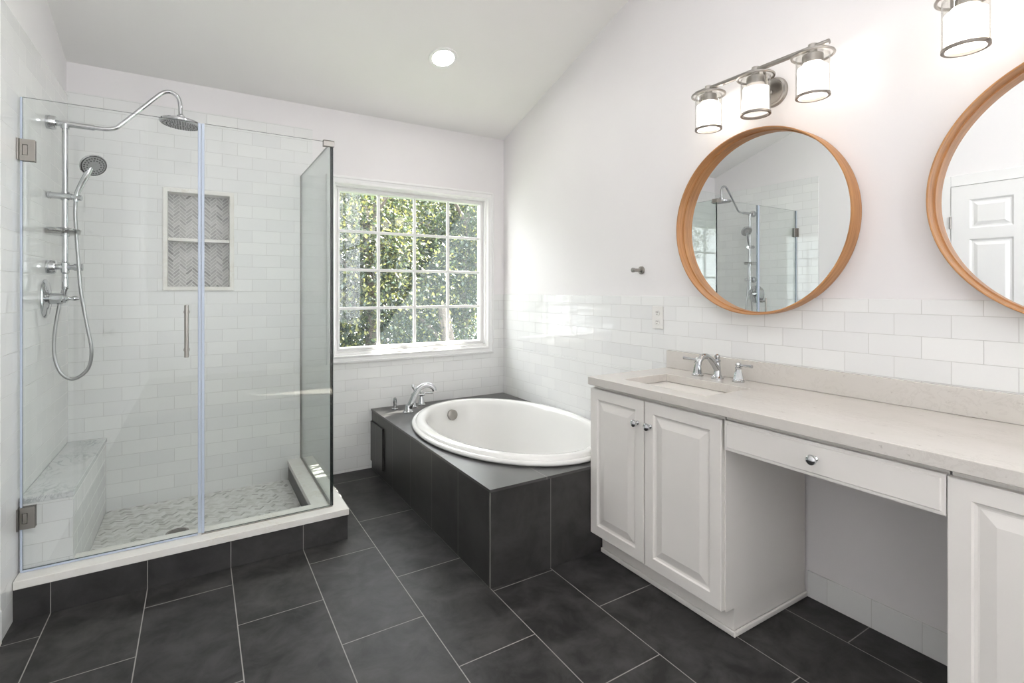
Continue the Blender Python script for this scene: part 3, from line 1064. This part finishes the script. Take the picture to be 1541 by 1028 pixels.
G_CAB = 'raised-panel vanity cabinets'
vc = thing('vanity_cabinet', (-0.27, (VY0 + VY1) / 2, 0.0), 'white two-door vanity cabinet under the sink, beside the tub', 'cabinet', G_CAB)
bm = nb()
box(bm, XF + 0.0205, -0.011, VY0 + 0.0, VY1, 0.10, ZC - TC - 0.001)
obj('carcass', bm, M['cabinet'], vc, bevel=0.001)
bm = nb()
box(bm, -0.478, -0.011, VY0 + 0.001, VY1 - 0.001, 0.0005, 0.0995)
obj('toe_kick', bm, M['cabinet'], vc)
bm = nb()
box(bm, -0.4785 - 0.012, -0.4785, VY0 - 0.011, VY1 - 0.001, 0.0006, 0.022)
box(bm, -0.4785, -0.011, VY0 - 0.011, VY0 - 0.0002, 0.0006, 0.022)
obj('base_moulding', bm, M['cabinet'], vc, bevel=0.006, seg=3)
da = raised_door(-2.060, VY1 + 0.004, 0.108, 0.788, vc)
knob(da, -2.026, 0.690)
db = raised_door(-2.429, -2.066, 0.108, 0.788, vc)
knob(db, -2.098, 0.690)
for y in (VY1 - 0.004, VY0 + 0.006):
    pass
vc2 = dup(vc, (0, -3.069 - VY1 - 0.003, 0), 'white vanity cabinet at the right picture edge, past the knee space', G_CAB)

KY0, KY1 = -3.069, -2.436
dw = thing('makeup_vanity', (XF, (KY0 + KY1) / 2, 0.68), 'wide white drawer under the countertop, above the open knee space', 'drawer')
bm = nb()
box(bm, XF + 0.021, -0.05, KY0 + 0.002, KY1 - 0.002, 0.712, ZC - TC - 0.001)
obj('drawer_box', bm, M['cabinet'], dw)
bm = nb()
panel_face(bm, KY0 + 0.004, KY1 - 0.004, 0.686, 0.790, XF, -1, [(0, -0.020), (0, -0.004), (0.004, -0.003), (0.009, -0.003), (0.012, 0.0)])
bm.faces.new([bm.verts.new((XF + 0.020, y, z)) for y, z in ((KY0 + .004, .686), (KY1 - .004, .686), (KY1 - .004, .790), (KY0 + .004, .790))])
bmesh.ops.remove_doubles(bm, verts=bm.verts, dist=1e-6)
df_ = obj('drawer_front', bm, M['cabinet'], dw, smooth=False)
knob(df_, -2.752, 0.742)

# countertop with sink cut-out
SX0, SX1, SY0, SY1 = -0.470, -0.190, -2.305, -1.865
ct = thing('countertop', (-0.3, -2.8, ZC - TC), 'long pale quartz countertop with backsplash over the white vanity', 'countertop')
bm = nb()
plate(bm, [-0.563, SX0, SX1, -0.0085], [-3.90, SY0, SY1, -1.722], {(1, 1)}, lambda x, y, s: (x, y, ZC - TC * s))
obj('slab', bm, M['quartz'], ct, bevel=0.003)
bx('backsplash', M['quartz'], ct, -0.028, -0.0085, -3.90, -1.722, ZC + 0.0003, ZC + 0.090, bevel=0.002)

sk = thing('sink', (-0.33, -2.085, ZC - 0.2), 'white rectangular undermount basin below the countertop cut-out', 'sink')
bm = nb()
zs_ = ZC - TC - 0.0006
def rr(x0, x1, y0, y1, r, z, n=6):
    out = []
    for cx, cy, a0 in ((x1 - r, y1 - r, 0), (x0 + r, y1 - r, PI / 2), (x0 + r, y0 + r, PI), (x1 - r, y0 + r, 1.5 * PI)):
        for i in range(n + 1):
            a = a0 + PI / 2 * i / n
            out.append((cx + r * math.cos(a), cy + r * math.sin(a), z))
    return out
ins = lambda s, r, z: rr(SX0 - 0.006 + s, SX1 + 0.006 - s, SY0 - 0.006 + s, SY1 + 0.006 - s, r, z)
rings(bm, [ins(-0.012, 0.02, zs_ - 0.012), ins(-0.012, 0.02, zs_), ins(0.0, 0.02, zs_), ins(0.004, 0.022, zs_ - 0.01), ins(0.018, 0.03, zs_ - 0.10), ins(0.030, 0.04, zs_ - 0.128),
           ins(0.060, 0.05, zs_ - 0.138), ins(0.11, 0.028, zs_ - 0.142)], True, False, True)
obj('basin', bm, M['porcelain'], sk, angle=60)
bm = nb(); lathe(bm, [(0.022, 0), (0.022, 0.003), (0.014, 0.005)], (-0.33, -2.085, zs_ - 0.1418), (0, 0, 1), 24)
obj('drain_ring', bm, M['chrome'], sk)

sf = thing('sink_faucet', (-0.10, -2.083, ZC), 'chrome widespread faucet with two lever handles behind the sink', 'faucet')
fx, fy, fz = -0.098, -2.083, ZC + 0.0005
bm = nb()
lathe(bm, [(0.028, 0), (0.028, 0.005), (0.022, 0.010), (0.017, 0.018), (0.0145, 0.05), (0.0125, 0.075), (0.0155, 0.080), (0.0155, 0.086), (0.009, 0.090), (0.013, 0.098), (0.012, 0.107), (0.005, 0.112)],
      (fx, fy, fz), (0, 0, 1), 24)
tube(bm, [(fx + 0.002, fy, fz + 0.035), (fx - 0.025, fy, fz + 0.070), (fx - 0.060, fy, fz + 0.100), (fx - 0.095, fy, fz + 0.108), (fx - 0.122, fy, fz + 0.092), (fx - 0.130, fy, fz + 0.072)],
     lambda t: 0.0145 - 0.003 * t, 16)
obj('spout', bm, M['chrome'], sf)
lever_handle(sf, (-0.105, -1.980, fz), (-0.2, 1, 0), M['chrome'])
lever_handle(sf, (-0.095, -2.188, fz), (-0.15, -1, 0), M['chrome'])

# ------------------------------------------------------------------ round mirrors
def round_mirror(yc, zc, label):
    R = 0.405
    t = thing('wall_mirror', (-0.001, yc, zc), label, 'mirror', 'round wooden mirrors')
    bm = nb()
    # flat band of bent wood, open towards the room, with a groove where the glass ledge starts
    lathe(bm, [(R - 0.012, 0.020), (R - 0.012, 0.034), (R - 0.0075, 0.0345), (R - 0.0075, 0.0365), (R - 0.007, 0.037), (R - 0.006, 0.075), (R - 0.004, 0.0768), (R - 0.001, 0.0768),
               (R, 0.075), (R, 0.003), (R - 0.012, 0.003), (R - 0.012, 0.020)], (0, yc, zc), (-1, 0, 0), 128, False, False)
    bmesh.ops.remove_doubles(bm, verts=bm.verts, dist=1e-6)
    o = obj('frame', bm, M['wood'], t, angle=30)
    bm = nb(); lathe(bm, [(R - 0.0122, 0.010), (R - 0.0122, 0.020)], (0, yc, zc), (-1, 0, 0), 128)
    obj('mirror_glass', bm, M['mirror'], t, angle=30)
    return t


m1 = round_mirror(-2.233, 1.546, 'round wood-framed mirror over the sink, reflecting the shower')
m2 = round_mirror(-3.265, 1.546, 'round wood-framed mirror cut by the right edge, reflecting a white door')

# ------------------------------------------------------------------ vanity lights
BXX, BZ = -0.120, 2.178
lt = thing('wall_sconce', (-0.0, -2.285, 2.10), 'three-shade nickel vanity light above the round mirror over the sink', 'wall light', 'vanity lights')
bm = nb()
lathe(bm, [(0.064, 0), (0.064, 0.006), (0.060, 0.012), (0.052, 0.014), (0.050, 0.019), (0.012, 0.022)], (-0.0005, -2.292, 2.105), (-1, 0, 0), 40)
obj('backplate', bm, M['nickel'], lt)
bm = nb()
tube(bm, [(-0.018, -2.292, 2.100), (-0.040, -2.294, 2.110), (-0.062, -2.297, 2.145), (-0.082, -2.300, 2.175), (-0.105, -2.303, 2.182), (-0.120, -2.304, 2.178)], 0.0058, 12)
lathe(bm, [(0.010, 0), (0.010, 0.012), (0.006, 0.016)], (-0.017, -2.292, 2.100), (-1, 0, 0), 16)
obj('curved_arm', bm, M['nickel'], lt)
bm = nb(); cyl(bm, (BXX, -1.985, BZ), (BXX, -2.580, BZ), 0.0100, 20)
obj('bar', bm, M['nickel'], lt)
for i, y in enumerate((-2.052, -2.285, -2.520)):
    bm = nb()
    lathe(bm, [(0.0155, 0.012), (0.0155, -0.020), (0.010, -0.024), (0.036, -0.030), (0.036, -0.062), (0.030, -0.064)], (BXX, y, BZ), (0, 0, 1), 28)
    hub = obj('socket', bm, M['nickel'], lt)
    bm = nb()
    torus(bm, (BXX, y, BZ - 0.030), (0, 0, 1), 0.071, 0.005)
    obj('collar_ring', bm, M['nickel'], hub)
    bm = nb()
    lathe(bm, [(0.058, -0.182), (0.058, -0.034), (0.0563, -0.034), (0.0563, -0.182)], (BXX, y, BZ), (0, 0, 1), 40, False, False)
    lathe(bm, [(0.0365, -0.029), (0.0665, -0.029), (0.0665, -0.0315), (0.0365, -0.0315)], (BXX, y, BZ), (0, 0, 1), 40, False, False)
    obj('clear_cylinder', bm, M['clear'], hub)
    bm = nb()
    lathe(bm, [(0.052, -0.178), (0.052, -0.078), (0.050, -0.078), (0.050, -0.178)], (BXX, y, BZ), (0, 0, 1), 40, False, False)
    lathe(bm, [(0.0499, -0.174), (0.0499, -0.172)], (BXX, y, BZ), (0, 0, 1), 40)
    s = obj('frosted_shade', bm, M['dim_shade'] if i == 1 else M['lit_shade'], lt)
    bm = nb()
    lathe(bm, [(0.0595, -0.1905), (0.0595, -0.182), (0.050, -0.182), (0.050, -0.1905), (0.0595, -0.1905)], (BXX, y, BZ), (0, 0, 1), 40, False, False)
    obj('shade_ring', bm, M['dark_metal'], s)
lt2 = dup(lt, (0, -0.924, 0), 'vanity light at the top right corner, above the second mirror', 'vanity lights')

# ------------------------------------------------------------------ recessed ceiling lights, one real and four added
nrm = Vector((0, -SLOPE, -1)).normalized()


def can(x, y, label):
    p = Vector((x, y, ceil_z(y)))
    t = thing('recessed_light', p, label, 'ceiling light')
    bm = nb()
    lathe(bm, [(0.066, 0.001), (0.068, 0.006), (0.088, 0.005), (0.091, 0.0005), (0.066, 0.0005)], p, nrm, 40, False, False)
    obj('trim_ring', bm, M['white'], t)
    bm = nb()
    lathe(bm, [(0.0655, 0.0008), (0.0655, 0.003)], p, nrm, 40)
    obj('lens', bm, M['can_lamp'], t)
    return t


can(-0.833, -0.669, 'lit round recessed light in the sloped white ceiling')
for x, y in ((-1.85, -1.70), (-1.35, -2.35), (-2.1, -3.2), (-1.35, -4.4)):  # extra lamps out of view, added to even out the room light
    can(x, y, 'added out-of-view recessed light that brightens the room')['group'] = 'added recessed lights out of view'

# ------------------------------------------------------------------ outlet and hook
ou = thing('wall_outlet', (-0.008, -1.648, 1.10), 'white duplex electrical outlet on the subway tile', 'outlet')
bx('cover_plate', M['plastic'], ou, -0.0135, -0.0083, -1.686, -1.610, 1.041, 1.161, bevel=0.002)
for z in (1.076, 1.126):
    bm = nb()
    lathe(bm, [(0.0165, 0), (0.0165, 0.0025), (0.015, 0.003)], (-0.0136, -1.648, z), (-1, 0, 0), 24)
    s = obj('socket_face', bm, M['plastic'], ou)
    bm = nb()
    for y in (-1.654, -1.642):
        box(bm, -0.0172, -0.0167, y - 0.0014, y + 0.0014, z + 0.0, z + 0.009)
    lathe(bm, [(0.0028, 0), (0.0028, 0.0005)], (-0.0167, -1.648, z - 0.007), (-1, 0, 0), 10)
    obj('slots', bm, M['black'], s)

hk = thing('robe_hook', (-0.001, -1.522, 1.36), 'small nickel post hook on the painted wall left of the mirror', 'hook')
bm = nb(); lathe(bm, [(0.022, 0), (0.022, 0.008), (0.018, 0.011), (0.011, 0.012)], (-0.0005, -1.522, 1.361), (-1, 0, 0), 28)
obj('rosette', bm, M['nickel'], hk)
bm = nb(); lathe(bm, [(0.0095, 0), (0.0095, 0.048), (0.013, 0.050), (0.013, 0.060), (0.011, 0.062)], (-0.0126, -1.522, 1.361), (-1, 0, 0), 24)
obj('post', bm, M['nickel'], hk)

# ------------------------------------------------------------------ trees outside
def leaf_mesh(name, n, rx, ry, rz, size, weights, seed):
    rnd = random.Random(seed)
    verts, faces, mats = [], [], []
    blobs = [(rnd.uniform(-.6, .6) * rx, rnd.uniform(-.6, .6) * ry, rnd.uniform(-.75, .75) * rz, rnd.uniform(.28, .5)) for _ in range(26)]
    for i in range(n):
        b = rnd.choice(blobs)
        while True:
            p = Vector((rnd.uniform(-1, 1), rnd.uniform(-1, 1), rnd.uniform(-1, 1)))
            if p.length < 1:
                break
        p = Vector((b[0] + p.x * rx * b[3] * 1.2, b[1] + p.y * ry * b[3] * 1.2, b[2] + p.z * rz * b[3]))
        d = Vector((rnd.gauss(0, 1), rnd.gauss(0, 1), rnd.gauss(0, 1) - 0.4)).normalized()
        u, v, d = frame_of(d)
        s = size * rnd.uniform(0.6, 1.25)
        k0 = len(verts)
        nn = d * s * 0.12
        for q in (p - d * 0 , p + d * s * 0.5 + u * s * 0.32 + v * s * 0.06, p + d * s, p + d * s * 0.5 - u * s * 0.32 + v * s * 0.06):
            verts.append(tuple(q))
        faces.append((k0, k0 + 1, k0 + 2, k0 + 3))
        mats.append(rnd.choices(range(4), weights)[0])
    me = bpy.data.meshes.new(name)
    me.from_pydata(verts, [], faces)
    for m in LEAF:
        me.materials.append(m)
    me.polygons.foreach_set('material_index', mats)
    return me


LM = [leaf_mesh('foliage', 30000, 1.5, 1.3, 2.4, 0.07, (4, 3, 3, 2), 1), leaf_mesh('foliage', 30000, 1.5, 1.3, 2.4, 0.07, (4, 4, 2, 3), 2)]


def tree(name, x, y, z, s, kind, rot, label):
    t = thing(name, (x, y, -2.5), label, 'tree', 'trees outside the window')
    f = bpy.data.objects.new('foliage', LM[kind])
    C.objects.link(f)
    f.parent = t
    f.location = (0, 0, z + 2.5)
    f.scale = (s, s, s)
    f.rotation_euler = (0, 0, rot)
    f['kind'] = 'stuff'
    bm = nb()
    rnd = random.Random(int(x * 100 + y * 10))
    top = z + 2.5 + 1.2 * s
    tube(bm, [(x, y, -2.5), (x + 0.1, y, -0.6), (x + rnd.uniform(-.15, .2), y + .1, 1.0), (x + rnd.uniform(-.2, .2), y, top - 2.5)], lambda t: 0.17 * (1 - 0.75 * t), 10)
    for q in range(4):
        a = rnd.uniform(0, 6.28)
        zz = z - 0.6 + 0.5 * q
        tube(bm, [(x, y, zz), (x + 0.5 * math.cos(a), y + 0.5 * math.sin(a), zz + 0.45), (x + 1.0 * math.cos(a), y + 1.0 * math.sin(a), zz + 0.7)],
             lambda t: 0.05 * (1 - 0.8 * t), 8)
    obj('trunk', bm, M['bark'], t)
    return t


tree('leafy_tree', 0.1, 4.6, 1.5, 1.0, 0, 0.3, 'yellow-green leafy tree at the left of the window view')
tree('leafy_tree', 2.4, 5.4, 1.5, 1.05, 1, 1.7, 'darker leafy tree at the right of the window view')
GT = 'leafy green tree in the dense foliage beyond the window'
for i, (x, y, z, s) in enumerate(((1.2, 7.2, 1.8, 1.25), (-1.2, 7.6, 1.8, 1.25), (3.6, 8.2, 1.8, 1.3), (-2.6, 5.6, 1.4, 1.1), (-4.6, 6.6, 1.6, 1.2), (-6.8, 5.4, 1.5, 1.15), (5.8, 7.0, 1.6, 1.2),
                                  (1.3, 3.9, -0.6, 0.7), (-0.6, 6.0, -0.4, 0.9), (2.6, 10.5, 2.4, 1.6), (-0.2, 11.0, 2.4, 1.6), (5.2, 11.5, 2.6, 1.7))):
    tree('leafy_tree', x, y, z, s, i % 2, i * 1.3, GT)
